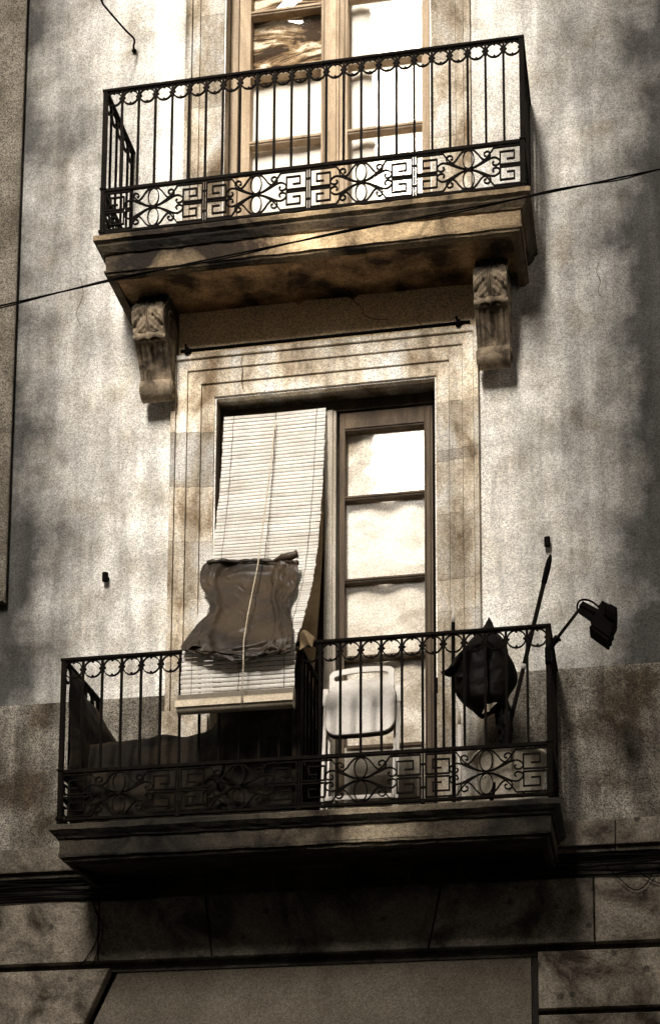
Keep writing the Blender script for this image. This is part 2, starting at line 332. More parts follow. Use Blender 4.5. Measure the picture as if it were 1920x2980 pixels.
# stone surrounds: stepped bands, cut into blocks with slightly different tones
def surround(ix0, ix1, zt, ox0, ox1, ztop, zbot, steps, name, tones, joints):
    mb = MB()
    n = len(steps)
    for k, (f0, f1, y) in enumerate(steps):
        a0 = ix0 + (ox0 - ix0) * f0; a1 = ix0 + (ox0 - ix0) * f1; b0 = ix1 + (ox1 - ix1) * f0; b1 = ix1 + (ox1 - ix1) * f1
        t0 = zt + (ztop - zt) * f0; t1 = zt + (ztop - zt) * f1
        for side in (0, 1):
            zz = [zbot] + joints[side] + [None]
            xa, xb = (a1, a0) if side == 0 else (b0, b1)
            for q in range(len(zz) - 1):
                lo = zz[q] + (.0005 if q else 0); hi = zz[q + 1]; t = tones[side][q % len(tones[side])] * (1 + .05 * ((k * 7 + q * 3) % 3 - 1))
                if hi is None:
                    hiA, hiB = (t1, t0) if side == 0 else (t0, t1)
                else: hiA = hiB = hi - .0005
                mb.prism([(xa, lo), (xb, lo), (xb, hiB), (xa, hiA)], .06, y, t, inset=.0015)
        for (p, q, t) in ((0, .13, 1.02), (.1305, 1, 1.12)):
            def L_(f, xl, xr): return xl + (xr - xl) * f
            pa0, pb0 = (L_(p, a0, b0), L_(q, a0, b0)); pa1, pb1 = (L_(p, a1, b1), L_(q, a1, b1))
            mb.prism([(pa0, t0), (pb0, t0), (pb1, t1), (pa1, t1)], .06, y, t, inset=.0015)
    return mb.build(name, STONE, B)
steps = [(0, .30, -.014), (.312, .62, -.027), (.632, .88, -.040), (.892, 1, -.056)]
surround(LX0, LX1, LZ1, -.975, .980, 7.945, 4.66, steps, 'lower_surround', ((.7, .95, .8, 1.0, .85, 1.0, .62, 1.2), (.7, .9, .8, .95, .75, .9, .6, .85, 1.15)), ([5.0, 5.45, 5.88, 6.30, 6.68, 7.05, 7.42], [5.1, 5.62, 6.10, 6.30, 6.73, 7.08, 7.15, 7.47]))
surround(UX0, UX1, UZ1, -.93, .948, 11.8, 8.45, [(0, .62, -.012), (.63, .82, -.022), (.835, 1, -.040)], 'upper_surround', ((.8, .62, .8, .55, .7, .6), (.75, .95, .7, .6, .8, .6)), ([9.02, 9.25, 9.72, 10.4, 11.0], [8.9, 9.30, 9.85, 10.35, 11.0]))
# plinth blocks of the lower surround and cap strip over the lintel
for a, b in ((.716, .998), (-.99, -.702)): MB().box(a, b, -.065, -.057, 4.66, 5.56, .8).build('surround_plinth', STONE, B)
# reveals
w = MB()
for (x0, x1, za, zb) in ((LX0, LX1, LZ0, LZ1), (UX0, UX1, UZ0, UZ1)):
    w.box(x0 - .05, x0, .062, D, za, zb, .75); w.box(x1, x1 + .05, .062, D, za, zb, .75); w.box(x0 - .05, x1 + .05, .062, D, zb + .0005, zb + .05, .55)
w.build('window_reveal', STONE, B)
w = MB(); w.box(-.76, .77, .62, .64, 4.6, 7.8); w.box(-.76, .77, .62, .64, 8.4, 11.6); w.build('dark_interior', ROOM, B)

# hairline cracks in the frieze, the lintel and the plaster
f = MB()
for P_, y in (([(.18, 8.262), (.205, 8.215), (.25, 8.17), (.262, 8.12), (.33, 8.085), (.42, 8.075)], -.0095), ([(-.516, 7.90), (-.522, 7.86), (-.512, 7.80), (-.519, 7.74), (-.51, 7.68)], -.042),
              ([(.62, 8.10), (.60, 8.05), (.63, 8.0), (.61, 7.96)], -.0095), ([(-1.62, 8.6), (-1.60, 8.48), (-1.64, 8.36), (-1.61, 8.25)], -.001),
              ([(1.73, 8.32), (1.715, 8.25), (1.735, 8.19), (1.72, 8.12), (1.74, 8.08)], -.001)):
    Q = [(p[0] + .004 * noise.noise(Vector((p[0] * 70, p[1] * 70, 1))), p[1]) for p in crom(P_, 6)]
    MB().strip(Q, .0035, y - .0012, y + .006).build('hairline_crack', STRING, B)

# windows -------------------------------------------------------------
def member(mb, x0, x1, z0, z1, y0=.17, y1=.24, t=1.0): mb.box(x0, x1, y0, y1, z0, z1, t)
def muntin(mb, x0, x1, z, h=.026, y=.172):
    mb.box(x0, x1, y, .235, z - h / 2, z + h / 2); mb.box(x0, x1, y - .010, y - .0005, z - h * .18, z + h * .34); mb.box(x0, x1, y - .004, y - .0005, z - h * .62, z - h * .30, .6)
f = MB()
member(f, LX0, -.645, 4.67, LZ1, .15, .25, .8); member(f, -.643, -.59, 4.67, 7.58); member(f, -.07, -.022, 4.67, 7.58)
member(f, -.588, -.072, 4.67, 5.35); member(f, -.588, -.072, 7.49, 7.58); member(f, -.643, .71, 7.582, 7.655, .16, .25, .6)
for z in (6.99, 6.435, 5.92): muntin(f, -.588, -.072, z)
wl = bevel(f.build('window', WOOD, B), .002, 1)
f = MB(); f.box(-.020, .056, .145, .25, 4.67, 7.58); f.box(-.002, .036, .132, .1445, 4.67, 7.58); bevel(f.build('mullion', WOOD_M, wl), .003)
f = MB(); member(f, .074, .108, 4.67, 7.57); member(f, .614, .668, 4.67, 7.57); member(f, .1085, .6135, 7.47, 7.57); muntin(f, .1085, .6135, 7.462)
for z in (6.99, 6.435, 5.925): muntin(f, .1085, .6135, z)
f.box(.122, .600, .166, .1695, 5.33, 5.352, 1.2)
f.box(.618, .626, .160, .1695, 4.67, 7.57, .7); f.box(.648, .656, .160, .1695, 4.67, 7.57, .7)
bevel(f.build('door_leaf', WOOD, wl), .002, 1)
f = MB(); member(f, .1085, .6135, 4.67, 5.345, .18, .23, 1.0); f.box(.150, .572, .170, .179, 4.75, 5.14, .9); f.box(.140, .582, .165, .169, 5.15, 5.165, 1.3); bevel(f.build('kick_panel', WOOD_M, wl), .002, 1)
f = MB(); member(f, .670, LX1, 4.67, LZ1 - .005, .15, .25); f.build('dark_jamb', BLACK, wl)
def pane(x0, x1, z0, z1, m, par, y=.205):
    MB().box(x0, x1, y, y + .004, z0, z1).build('pane', m, par)
for a, b in ((5.345, 5.92), (5.925, 6.43), (6.435, 6.985), (6.99, 7.47)): pane(.1, .62, a + .004, b - .001, GLASS_T if a > 6.9 else GLASS_L, wl)
for a, b in ((5.35, 5.92), (5.92, 6.43), (6.435, 6.99), (6.99, 7.49)): pane(-.595, -.066, a + .004, b - .001, GLASS_L, wl)
def curtain(x0, x1, z0, z1, y, amp, fr, par, m=CURT, seed=0, n=120):
    def fn(a, b):
        x = x0 + (x1 - x0) * a; z = z0 + (z1 - z0) * b
        return (x, y + amp * (math.sin(a * fr * 6.283 + 1.3 * math.sin(3 * b + seed)) + .6 * fbm(a * 3 + seed, b * 2, 1.3)), z)
    c = MB().grid(n, 24, fn).build('curtain', m, par, smooth=True); return c
curtain(.06, .66, 4.8, 7.60, .245, .014, 2.1, wl, CURT_G)

f = MB()
member(f, UX0, -.618, 8.47, UZ1, .15, .25, .75); member(f, -.616, -.54, 8.47, 11.45); member(f, -.06, -.005, 8.47, 11.45)
member(f, .064, .118, 8.47, 11.45); member(f, .610, .655, 8.47, 11.45); member(f, .657, UX1, 8.47, UZ1, .15, .25, .75)
f.box(-.004, .0635, .15, .24, 8.47, 11.45, 1.15); f.box(.012, .047, .137, .1495, 8.47, 11.45, 1.3)
f.box(-.045, -.037, .164, .1695, 8.47, 11.45, .6); f.box(.094, .102, .164, .1695, 8.47, 11.45, .6)
for x0, x1 in ((-.5395, -.0605), (.1185, .6095)):
    member(f, x0, x1, 8.47, 8.98); member(f, x0, x1, 11.3, 11.45)
    for z in (10.53 if x0 < 0 else 10.56, 10.068, 9.562): muntin(f, x0, x1, z, .034)
wu = bevel(f.build('window', WOOD_L, B), .002, 1)
for a, b in ((8.98, 9.56), (9.562, 10.065), (10.07, 10.525), (10.53, 11.3)):
    pane(-.545, -.055, a + .004, b - .001, GLASS_W if a > 10 else GLASS, wu); pane(.113, .615, a + .004, b - .001, GLASS, wu)
curtain(-.61, -.01, 8.6, 10.06, .250, .006, 2.2, wu, seed=2); curtain(-.61, -.01, 10.075, 11.4, .250, .004, 2.2, wu, CURT_REFL, seed=3); curtain(.06, .66, 8.6, 11.4, .285, .008, 3.0, wu, seed=5)  # the CURT_REFL one carries the painted pane reflection

# ------------------------------------------------------------------ balconies
def slab(root, xl, xr, d, ztop, prof, mat_, soff, under_wall, seams, tones, worn, name='slab'):
    """prof: (outward offset from rail line, z) from the top edge down to the underside rim"""
    mb = MB(); N = 90
    def loop(o, z, k):
        pts = []
        def P(x, y, s):
            j = .0045 * fbm(x * 5 + k, y * 5, z * 9) if 0 < k < len(prof) - 1 or True else 0
            return (x, y, z + j * .8)
        for i in range(12): pts.append(P(xl - o, .001 - (d + o) * i / 12, 0))
        for i in range(N): pts.append((xl - o + (xr - xl + 2 * o) * i / N, -(d + o) - .004 * fbm(i * .35, k * 2.1, z * 3), z + .005 * fbm(i * .23, z * 7, k)))
        for i in range(13): pts.append(P(xr + o, -(d + o) * (1 - i / 12) + (.001 if i == 12 else 0), 0))
        return pts
    loops = [loop(o, z, k) for k, (o, z) in enumerate(prof)]; n = len(loops[0])
    vs = [p for l in loops for p in l]; fs = []
    mb.add(vs, [])
    for k in range(len(loops) - 1):
        for i in range(n - 1):
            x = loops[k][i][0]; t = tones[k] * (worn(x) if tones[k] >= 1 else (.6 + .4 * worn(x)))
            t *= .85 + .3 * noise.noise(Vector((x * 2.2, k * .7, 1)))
            mb.f.append((k * n + i, k * n + n + i, k * n + n + i + 1, k * n + i + 1)); mb.t.append(max(.05, t))
    mb.box(xl - prof[0][0] + .012, xr + prof[0][0] - .012, -(d + prof[0][0]) + .012, .0, ztop - .03, ztop + .001, .8)
    s_ = mb.build(name, mat_, root)
    o, zr = prof[-1]
    def fn(a, b):
        x = xl - o + (xr - xl + 2 * o) * a; y = -(d + o) * (1 - b)
        z = zr + (under_wall - zr) * min(1, b * 1.0) + .008 * fbm(x * 3, y * 4, 2) + .012 * math.sin(math.pi * a * 3) ** 2 * math.sin(math.pi * b)
        for xs in seams:
            q = x - xs - .02 * math.sin(b * 7) - .012 * fbm(b * 6, xs, 0)
            z -= .026 * math.exp(-(q / .020) ** 2) * (.4 + .6 * b) - .02 * math.exp(-((q - .006) / .005) ** 2)
        return (x, y, z)
    u = MB().grid(150, 40, fn).build('soffit', soff, root, smooth=True)
    return s_

def quad_paths(w2, h2):
    """right/upper quadrant of one ornament unit, coordinates as fractions"""
    key = [(195, 152), (398, 152), (398, 10), (243, 10), (243, 112), (350, 112), (350, 52), (292, 52)]
    A = crom([(195, 152), (172, 118), (140, 78), (95, 42), (45, 14), (0, 7)], 4)
    Bp = crom([(0, 4), (50, 14), (110, 40), (160, 66), (200, 74), (232, 56), (240, 30), (222, 12), (196, 12), (184, 30), (196, 42)], 4)
    Dp = crom([(0, 160), (40, 150), (72, 118), (98, 82), (130, 62), (162, 76), (168, 108), (148, 128), (124, 118), (122, 98), (138, 94)], 4)
    El = [(43 * math.cos(t), 82 + 74 * math.sin(t)) for t in np.linspace(0, 2 * math.pi, 22)[:-1]]
    sc = lambda P: [(p[0] / 416 * w2, p[1] / 165 * h2) for p in P]
    return sc(key), sc(A), sc(Bp), sc(Dp), sc(El)
def ornament(mb, cx, cz, w2, h2, y0, y1, axis='x', base=None):
    key, A, Bp, Dp, El = quad_paths(w2, h2)
    m = MB()
    for sx in (1, -1):
        for sz in (1, -1):
            f = lambda P: [(cx + sx * p[0], cz + sz * p[1]) for p in P]
            for P, wd in ((key, .0085), (A, .0075), (Bp, .0075), (Dp, .0075)): m.strip(f(P), wd, y0, y1)
            # collars
            a = f([(w2 * .58, h2 * .96)])[0]; m.box(a[0] - .007, a[0] + .007, y0 - .002, y1 + .002, a[1] - .006, a[1] + .006)
            a = f([(w2 * .98, h2 * .5)])[0]; m.ball((a[0], (y0 + y1) / 2, a[1]), .008, 6, 5)
            a = f([(w2 * .78, h2 * .985)])[0]; m.ball((a[0], (y0 + y1) / 2, a[1]), .008, 6, 5)
    for sz in (1, -1): m.strip([(cx + p[0], cz + sz * p[1]) for p in El], .006, y0, y1, closed=True)
    m.box(cx - .014, cx + .014, y0 - .002, y1 + .002, cz - .008, cz + .008)
    if axis == 'x': mb.add(m.v, m.f)
    else: mb.add([(base, v[0], v[2]) if False else (base + v[1], v[0], v[2]) for v in m.v], m.f)

def balcony(name, label, xl, xr, d, zr, drop, prof, soff, under, seams, brackets, matS, tones, worn):
    root = empty(name, ((xl + xr) / 2, 0, zr - 1.02), label, 'balcony')
    slab(root, xl, xr, d, zr - 1.02, prof, matS, soff, under, seams, tones, worn)
    zm, zb, zs = zr - .6865, zr - .9787, zr - 1.02
    y = -d; bay = (xr - xl) / 24
    rl = MB()
    rl.box(xl - .018, xr + .018, y - .017, y + .017, zr - .018, zr)                     # handrail
    for x in (xl, xr): rl.box(x - .017, x + .017, y + .0175, .02, zr - .018, zr - .0005)
    for z, h in ((zm, .022), (zb, .018)):
        rl.box(xl - .004, xr + .004, y - .012, y + .012, z - h, z)
        for x in (xl, xr): rl.box(x - .011, x + .011, y + .0125, .02, z - h, z - .0005)
    for x in (xl, xr):
        rl.box(x - .014, x + .014, y - .0135, y + .0135, zs + .002, zr - .0185)
        rl.box(x - .02, x + .02, y - .02, y + .02, zb - .012, zb + .008); rl.box(x - .02, x + .02, y - .02, y + .02, zm - .008, zm + .006)
        rl.box(x - .010, x + .010, -.03, -.012, zs + .002, zr - .0185)
    for k in range(0, 25, 6):                                                       # feet under the bottom rail
        x = xl + k * bay
        rl.box(x - .008, x + .008, y - .008, y + .008, zs, zb - .0185); rl.ball((x, y - .012, zb - .026), (.017, .014, .013), 8, 6)
    rail = bevel(rl.build('railing', IRON, root), .002, 1)
    # baluster and ring prototypes
    b0 = MB(); L_ = zr - .019 - zm
    b0.box(-.007, .007, -.007, .007, -L_, 0); b0.box(-.009, .009, -.009, .009, -.075, -.055)
    h0 = None; yc = Vector((xl + bay, y, zr - .019))
    bal = MB(); bal.add([(v[0] + yc.x, v[1] + yc.y, v[2] + yc.z) for v in b0.v], b0.f); bal = bal.build('baluster', IRON, rail, origin=yc)
    for k in range(2, 24): place(bal, (xl + k * bay, y, zr - .019), rail)
    rr = bay / 2 - .007
    rg = MB(); rc = Vector((xl + bay / 2, y, zr - .019 - rr - .002))
    rg.strip([(rc.x + rr * math.cos(t), rc.z + rr * math.sin(t)) for t in np.linspace(0, 2 * math.pi, 25)[:-1]], .0065, y - .007, y + .007, closed=True)
    for dx, dz in ((0, 1), (1, 0), (0, -1), (-1, 0)): rg.ball((rc.x + dx * (rr - .007), y, rc.z + dz * (rr - .0075)), .0085, 8, 6)
    ring = rg.build('ring', IRON, rail, origin=rc)
    for k in range(1, 24): place(ring, (xl + (k + .5) * bay, y, rc.z), rail)
    ns = 5; sb = d / ns
    for x in (xl, xr):
        for k in range(1, ns): place(bal, (x, -d + k * sb, zr - .019), rail)
        for k in range(ns): place(ring, (x, -d + (k + .5) * sb, rc.z), rail, R(90))
    pn = MB(); h2 = (zm - .022 - zb) / 2; cz = (zm - .022 + zb) / 2
    for k in range(4): ornament(pn, xl + (k * 6 + 3) * bay, cz, 3 * bay, h2, y - .006, y + .006)
    for k in (1, 2, 3):
        x = xl + 6 * k * bay; pn.box(x - .0045, x + .0045, y - .005, y + .005, zb, zm - .022)
    pn.build('scroll_panel', IRON, rail)
    for x in (xl, xr):
        sp = MB(); ornament(sp, -d / 2, cz, d / 2 - .01, h2, -.006, .006, 'y', x); sp.build('scroll_panel', IRON, rail)
    for (x0, x1) in brackets: corbel(root, x0, x1, under)
    return root, rail

# scroll corbel: profile in (y, z), extruded in x, with acanthus relief above and flutes below
def corbel(root, x0, x1, ztop):
    mid = (x0 + x1) / 2; hw = (x1 - x0) / 2; zt = ztop + .01
    front = crom([(-.25, zt), (-.27, zt - .07), (-.335, zt - .14), (-.385, zt - .21), (-.362, zt - .29), (-.312, zt - .36), (-.275, zt - .40), (-.235, zt - .44), (-.195, zt - .50), (-.168, zt - .555)], 12)
    n = len(front)
    def relief(s, t):
        # s 0..1 from top to bottom of front, t -1..1 over the width
        if s < .58:
            a = abs(t); q = s / .58
            rib = .016 * math.exp(-(t / .10) ** 2) * (1 + .3 * math.cos(t * 60))
            lobe = hole = 0.0; u = (a - .12) / .88
            if u > 0:
                for i in range(-1, 5):
                    v = (q - (.06 + .235 * i) - .16 * u ** 1.2) / (.155 * (1 - .35 * u))
                    if -1 < v < 1:
                        pr = math.sin(math.pi * min(1, .12 + u * .72)) ** .6
                        hgt = .020 * (1 - v * v) ** .4 * pr * (1 + .22 * math.cos(v * 11)) * (1 + .18 * math.sin(u * 17 + v * 3)) * (.75 + .25 * v)
                        lobe = max(lobe, hgt)
                    hole -= .022 * math.exp(-(((q - (.06 + .235 * i) + .10) / .026) ** 2 + ((a - .40) / .085) ** 2)) + .012 * math.exp(-(((q - (.06 + .235 * i) - .03) / .018) ** 2 + ((a - .86) / .12) ** 2))
            return rib + lobe + hole + .003 * fbm(s * 30, t * 8, 1)
        return -.010 * (1 if abs(t) < .86 else 0) * (0.5 + .5 * math.cos(t * math.pi * 4.6)) * min(1, (s - .58) * 14)
    mb = MB(); nu = 91
    vs = []
    for i, (y, z) in enumerate(front):
        a = front[max(i - 1, 0)]; b = front[min(i + 1, n - 1)]; tx = np.array(b) - np.array(a); tx /= np.linalg.norm(tx); nn = np.array([tx[1], -tx[0]])
        if nn[0] > 0: nn = -nn
        s = i / (n - 1); narrow = 1.0 if s < .58 else .93
        for k in range(nu):
            t = -1 + 2 * k / (nu - 1); h = relief(s, t)
            vs.append((mid + hw * narrow * t, y + nn[0] * h, z + nn[1] * h))
    fs = [(i * nu + k, i * nu + k + 1, (i + 1) * nu + k + 1, (i + 1) * nu + k) for i in range(n - 1) for k in range(nu - 1)]
    # sides and back
    for side in (0, nu - 1):
        o = len(vs)
        for i in range(n): vs.append((vs[i * nu + side][0], .0, front[i][1]))
        for i in range(n - 1):
            q = (i * nu + side, (i + 1) * nu + side, o + i + 1, o + i); fs.append(q if side == 0 else q[::-1])
    mb.add(vs, fs)
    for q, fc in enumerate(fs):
        zz = vs[fc[0]][2]; mb.t[q] = .16 + .84 / (1 + math.exp(-((zt - .20) - zz + .02 * noise.noise(Vector((vs[fc[0]][0] * 30, zz * 20, 1)))) * 60))  # shade under the slab painted into the upper corbel faces
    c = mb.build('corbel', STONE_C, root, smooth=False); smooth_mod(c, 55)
    # curled leaf tip
    zc, yc = zt - .352, -.322
    def curl(a, b):
        t = -1 + 2 * a; ang = R(-60) + b * R(300); rad = .024 * (1 + .22 * math.cos(t * 9.4) + .1 * fbm(t * 4, b * 3, 2)) 
        return (mid + hw * 1.06 * t, yc - .006 * math.cos(t * 3) + rad * math.cos(ang) * -1, zc + .006 * math.sin(abs(t) * 3.1) + rad * math.sin(ang))
    MB().grid(40, 14, curl).build('leaf_curl', STONE_C, c, smooth=True)
    # foot volute, a ribbed roll
    zc, yc = zt - .605, -.128
    def roll(a, b):
        t = -1 + 2 * a; ang = b * 6.283; rad = .068 * (1 - .03 * (0.5 + .5 * math.cos(t * math.pi * 7))) * (1 + .02 * fbm(t * 5, b * 4, 3))
        return (mid + hw * 1.0 * t, yc - rad * math.cos(ang), zc + rad * math.sin(ang))
    v = MB().grid(57, 29, roll)
    for sx in (-1, 1):
        v.tube([(mid + sx * hw * 1.0, yc, zc), (mid + sx * (hw + .004), yc, zc)], [.068, .062], 24)
        sp = [(mid + sx * (hw + .006), yc + r * math.cos(t), zc + r * math.sin(t)) for t, r in ((q * .45, .055 * (1 - q / 26)) for q in range(24))]
        v.tube(sp, .006, 6)
    v.build('volute', STONE_C, c, smooth=True)
    # raised scroll rims on the cheeks
    rm = MB()
    for sx in (-1, 1):
        rm.tube([(mid + sx * (hw * .97), y + .012, z) for y, z in front[::3]], .008, 6)
        rm.tube([(mid + sx * (hw * .97), -.17 + .11 * math.cos(q * .5) * (1 - q / 30), zt - .20 + .11 * math.sin(q * .5) * (1 - q / 30)) for q in range(24)], .008, 6)
    rm.build('side_scroll', STONE_C, c, smooth=True)
STONE_C = mat('corbel_stone', (.045, .032, .02), (.30, .235, .16), big=7, lo=.38, hi=.62, grain=.25, gscale=130, bump=.4, bscale=50)

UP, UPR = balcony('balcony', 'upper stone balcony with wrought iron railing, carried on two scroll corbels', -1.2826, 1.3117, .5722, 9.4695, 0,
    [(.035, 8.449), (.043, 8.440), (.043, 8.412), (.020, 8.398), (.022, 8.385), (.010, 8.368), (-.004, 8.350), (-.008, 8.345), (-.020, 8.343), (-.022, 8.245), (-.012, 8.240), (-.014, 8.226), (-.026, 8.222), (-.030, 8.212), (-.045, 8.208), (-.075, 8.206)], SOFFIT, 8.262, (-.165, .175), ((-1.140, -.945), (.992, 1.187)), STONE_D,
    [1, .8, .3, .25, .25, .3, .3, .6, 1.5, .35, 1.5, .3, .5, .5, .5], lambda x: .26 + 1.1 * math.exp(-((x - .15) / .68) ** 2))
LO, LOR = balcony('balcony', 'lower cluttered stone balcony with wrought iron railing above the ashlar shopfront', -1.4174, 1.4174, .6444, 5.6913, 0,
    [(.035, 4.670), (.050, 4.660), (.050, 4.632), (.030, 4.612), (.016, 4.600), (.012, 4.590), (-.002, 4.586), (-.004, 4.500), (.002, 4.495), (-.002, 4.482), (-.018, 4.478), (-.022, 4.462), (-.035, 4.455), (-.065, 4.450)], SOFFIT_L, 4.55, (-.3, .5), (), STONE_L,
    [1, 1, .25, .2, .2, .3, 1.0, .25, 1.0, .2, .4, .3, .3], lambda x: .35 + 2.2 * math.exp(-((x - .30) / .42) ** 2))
# dividing grille across the lower balcony at its middle bar
dv = empty('divider_grille', (0, 0, 4.67), 'narrow iron grille lined with dark slats dividing the lower balcony in two', 'grille')
f = MB()
f.box(-.012, .012, -.628, -.002, 5.655, 5.672); f.box(-.010, .010, -.628, -.002, 4.985, 5.003); f.box(-.010, .010, -.628, -.002, 4.70, 4.716)
f.box(-.012, .012, -.63, -.606, 4.672, 5.66); f.box(-.010, .010, -.02, -.002, 4.672, 5.655); fr_ = f.build('frame', IRON, dv)
for k in range(1, 6):
    yb = -.62 + k * .103; MB().box(-.007, .007, yb - .007, yb + .007, 4.717, 5.654).build('baluster', IRON, dv)
f = MB()
for k in range(16):
    yb = -.60 + k * .038; f.tube([(-.035, yb, 4.69), (-.035 + .004 * math.sin(k * 2), yb, 5.1), (-.034, yb + .003, 5.60)], .0175, 7)
f.build('reed_screen', NET, dv, smooth=True)

# ------------------------------------------------------------------ roll-up blind
bt = empty('roller_blind', (-.33, .08, 7.56), 'pale slatted roll-up blind hung from the lintel and draped over the lower railing', 'blind')
path = crom([(.10, 7.60), (.05, 7.30), (0, 7.035), (-.09, 6.70), (-.20, 6.40), (-.33, 6.17), (-.48, 5.97), (-.62, 5.80), (-.70, 5.73), (-.765, 5.63), (-.785, 5.50), (-.79, 5.34), (-.80, 5.31)], 40)
pl = [0]
for a, b in zip(path, path[1:]): pl.append(pl[-1] + float(np.linalg.norm(b - a)))
def onpath(s):
    i = min(max(np.searchsorted(pl, s) - 1, 0), len(path) - 2); f = (s - pl[i]) / (pl[i + 1] - pl[i]); p = path[i] * (1 - f) + path[i + 1] * f
    t = path[i + 1] - path[i]; t = t / np.linalg.norm(t); return p, np.array([t[1], -t[0]]), t      # normal points to the street
f = MB(); s = .02; k = 0; pitch = .0275
while s < pl[-1] - .01:
    p, nn, t = onpath(s + pitch / 2); rx = random.uniform(-.003, .003); tone = random.uniform(.9, 1.05); sk = random.uniform(-.0015, .0015)
    h = pitch - .0045
    if nn[0] > 0: nn = -nn
    vs = []
    for x, e in ((-.662 + rx, -sk), (-.33, 0), (.0 + rx, sk)):
        sag = .004 * math.sin(s * 5 + x * 6)
        for q, o in ((-.5, -.001), (-.2, .0022), (.2, .0022), (.5, -.001)):
            c = p + t * (q * h + e) + nn * (o + sag); vs.append((x, c[0], c[1]))
    fs = [(j * 4 + i, j * 4 + i + 1, (j + 1) * 4 + i + 1, (j + 1) * 4 + i) for j in range(2) for i in range(3)]
    f.add(vs, fs, tone); s += pitch; k += 1
sl = f.build('slat_sheet', SLAT, bt); md = sl.modifiers.new('thick', 'SOLIDIFY'); md.thickness = .0025
for xx in (-.60, -.325, -.06):
    pts = []
    for q in np.linspace(.02, pl[-1] - .005, 170):
        p, nn, t = onpath(q); nn = -nn if nn[0] > 0 else nn
        c = p + nn * (.0045 + .0015 * math.sin(q / pitch * 6.283)); pts.append((xx + .0015 * math.sin(q * 40), c[0], c[1]))
    MB().tube(pts, .0018, 5).build('ladder_string', STRING, bt)
f = MB()
f.tube([(-.668, -.822, 5.262), (.006, -.822, 5.262)], .034, 18)
for a0, tn in ((200, 1.0), (232, .95), (168, 1.0), (262, .8)):
    ang = R(a0); cy, cz = -.822 + .036 * math.cos(ang), 5.262 - .036 * math.sin(ang) * -1
f.build('bottom_roll', SLAT_D, bt, smooth=True)
f = MB(); f.prism([(-.668, 5.318), (.004, 5.318), (.004, 5.346), (-.668, 5.346)], -.80, -.818, .55); f.prism([(-.672, 5.262), (.004, 5.262), (.004, 5.290), (-.672, 5.290)], -.85, -.866, 2.0); f.prism([(-.670, 5.294), (.002, 5.294), (.002, 5.300), (-.670, 5.300)], -.84, -.858, 1.6); bevel(f.build('bottom_bar', SLAT_D, bt), .003)
f = MB(); f.prism([(.006, 5.225), (.009, 5.30), (.006, 5.345), (.004, 5.30)], -.80, -.86); f.build('end_clip', SLAT_D, bt)
f = MB(); f.tube([(-.317, .05, 7.50), (-.326, -.12, 6.917), (-.309, -.42, 6.293), (-.292, -.72, 5.85), (-.276, -.875, 5.62), (-.274, -.885, 5.464), (-.282, -.89, 5.235)], .0035, 6); f.build('pull_cord', CORD, bt, smooth=True)

# brown plastic sheet tied over the blind
tp = [(-.660, -.245, 6.392, -.085, -.262, 6.350), (-.677, -.255, 6.376, -.080, -.286, 6.307), (-.688, -.299, 6.285, -.076, -.341, 6.216), (-.651, -.356, 6.19, -.076, -.4, 6.124), (-.599, -.426, 6.088, -.088, -.472, 6.028), (-.562, -.503, 5.986, -.077, -.548, 5.929), (-.578, -.581, 5.889, -.048, -.635, 5.825), (-.612, -.663, 5.792, -.024, -.717, 5.725), (-.640, -.738, 5.699, .0, -.792, 5.631), (-.652, -.797, 5.618, -.01, -.806, 5.577), (-.601, -.815, 5.59, -.012, -.812, 5.546), (-.50, -.818, 5.553, -.11, -.818, 5.528)]
TP = crom(tp, 8)
te = empty('plastic_sheet', (-.35, -.5, 5.55), 'crumpled dark brown plastic sheet tied over the middle of the blind', 'plastic sheet')
def sheet(a, b):
    i = min(int(b * (len(TP) - 1)), len(TP) - 2); fr = b * (len(TP) - 1) - i; r = TP[i] * (1 - fr) + TP[i + 1] * fr
    p = np.array(r[:3]) * (1 - a) + np.array(r[3:]) * a
    p[2] += .03 * math.sin(math.pi * a) * (-(b - .1))
    q = p[0]; e = .012 + .05 * math.sin(math.pi * min(a, 1)) ** .6 * .5
    e += .018 * fbm(a * 2.2 + 3, b * 2.4, 1) + .026 * abs(fbm(a * 2.4 + b * 3, b * 3 - a * 2, 4, 2)) + .004 * abs(fbm(a * 7 - b * 5, b * 8, 7, 2))
    ridge = lambda x, c, w_: math.exp(-((x - c) / w_) ** 2)
    sm = lambda x: 1 / (1 + math.exp(-max(-40, min(40, x * 110))))
    al = .26 - .13 * math.sin(math.pi * min(1, b * 1.25)) + .13 * max(0, b - .55); ar = .80 - .04 * math.sin(b * 8)
    e += .024 * sm(al - a) * (1 + .5 * fbm(a * 12, b * 6, 3)) + .008 * ridge(a, al, .03)
    e += .026 * sm(a - ar) * (1 + .8 * fbm(a * 14, b * 9, 9)) + .010 * ridge(a, ar + .02, .03)
    for (c0, k_, w0, am) in ((.30, .35, .012, .010), (.48, .30, .016, .008), (.62, -.22, .012, .008), (.80, -.35, .018, .014), (.15, -.18, .01, .006), (.90, .10, .014, .010)):
        e += am * ridge(b, c0 + k_ * (a - .5) + .02 * math.sin(a * 9 + c0 * 9), w0) * math.sin(math.pi * a) 
    e += .016 * ridge(b, .03, .03)
    return (p[0] + .012 * fbm(b * 9, a * 3, 5) * abs(a - .5) * 2, p[1] - e, p[2] + .010 * fbm(a * 7, b * 3, 8) * (1 if b < .06 or b > .94 else .3))
f = MB().grid(110, 130, sheet).build('sheet', PLASTIC, te, smooth=True); md = f.modifiers.new('t', 'SOLIDIFY'); md.thickness = .002
hem = [sheet(a, .015) for a in np.linspace(0.02, 1, 30)]
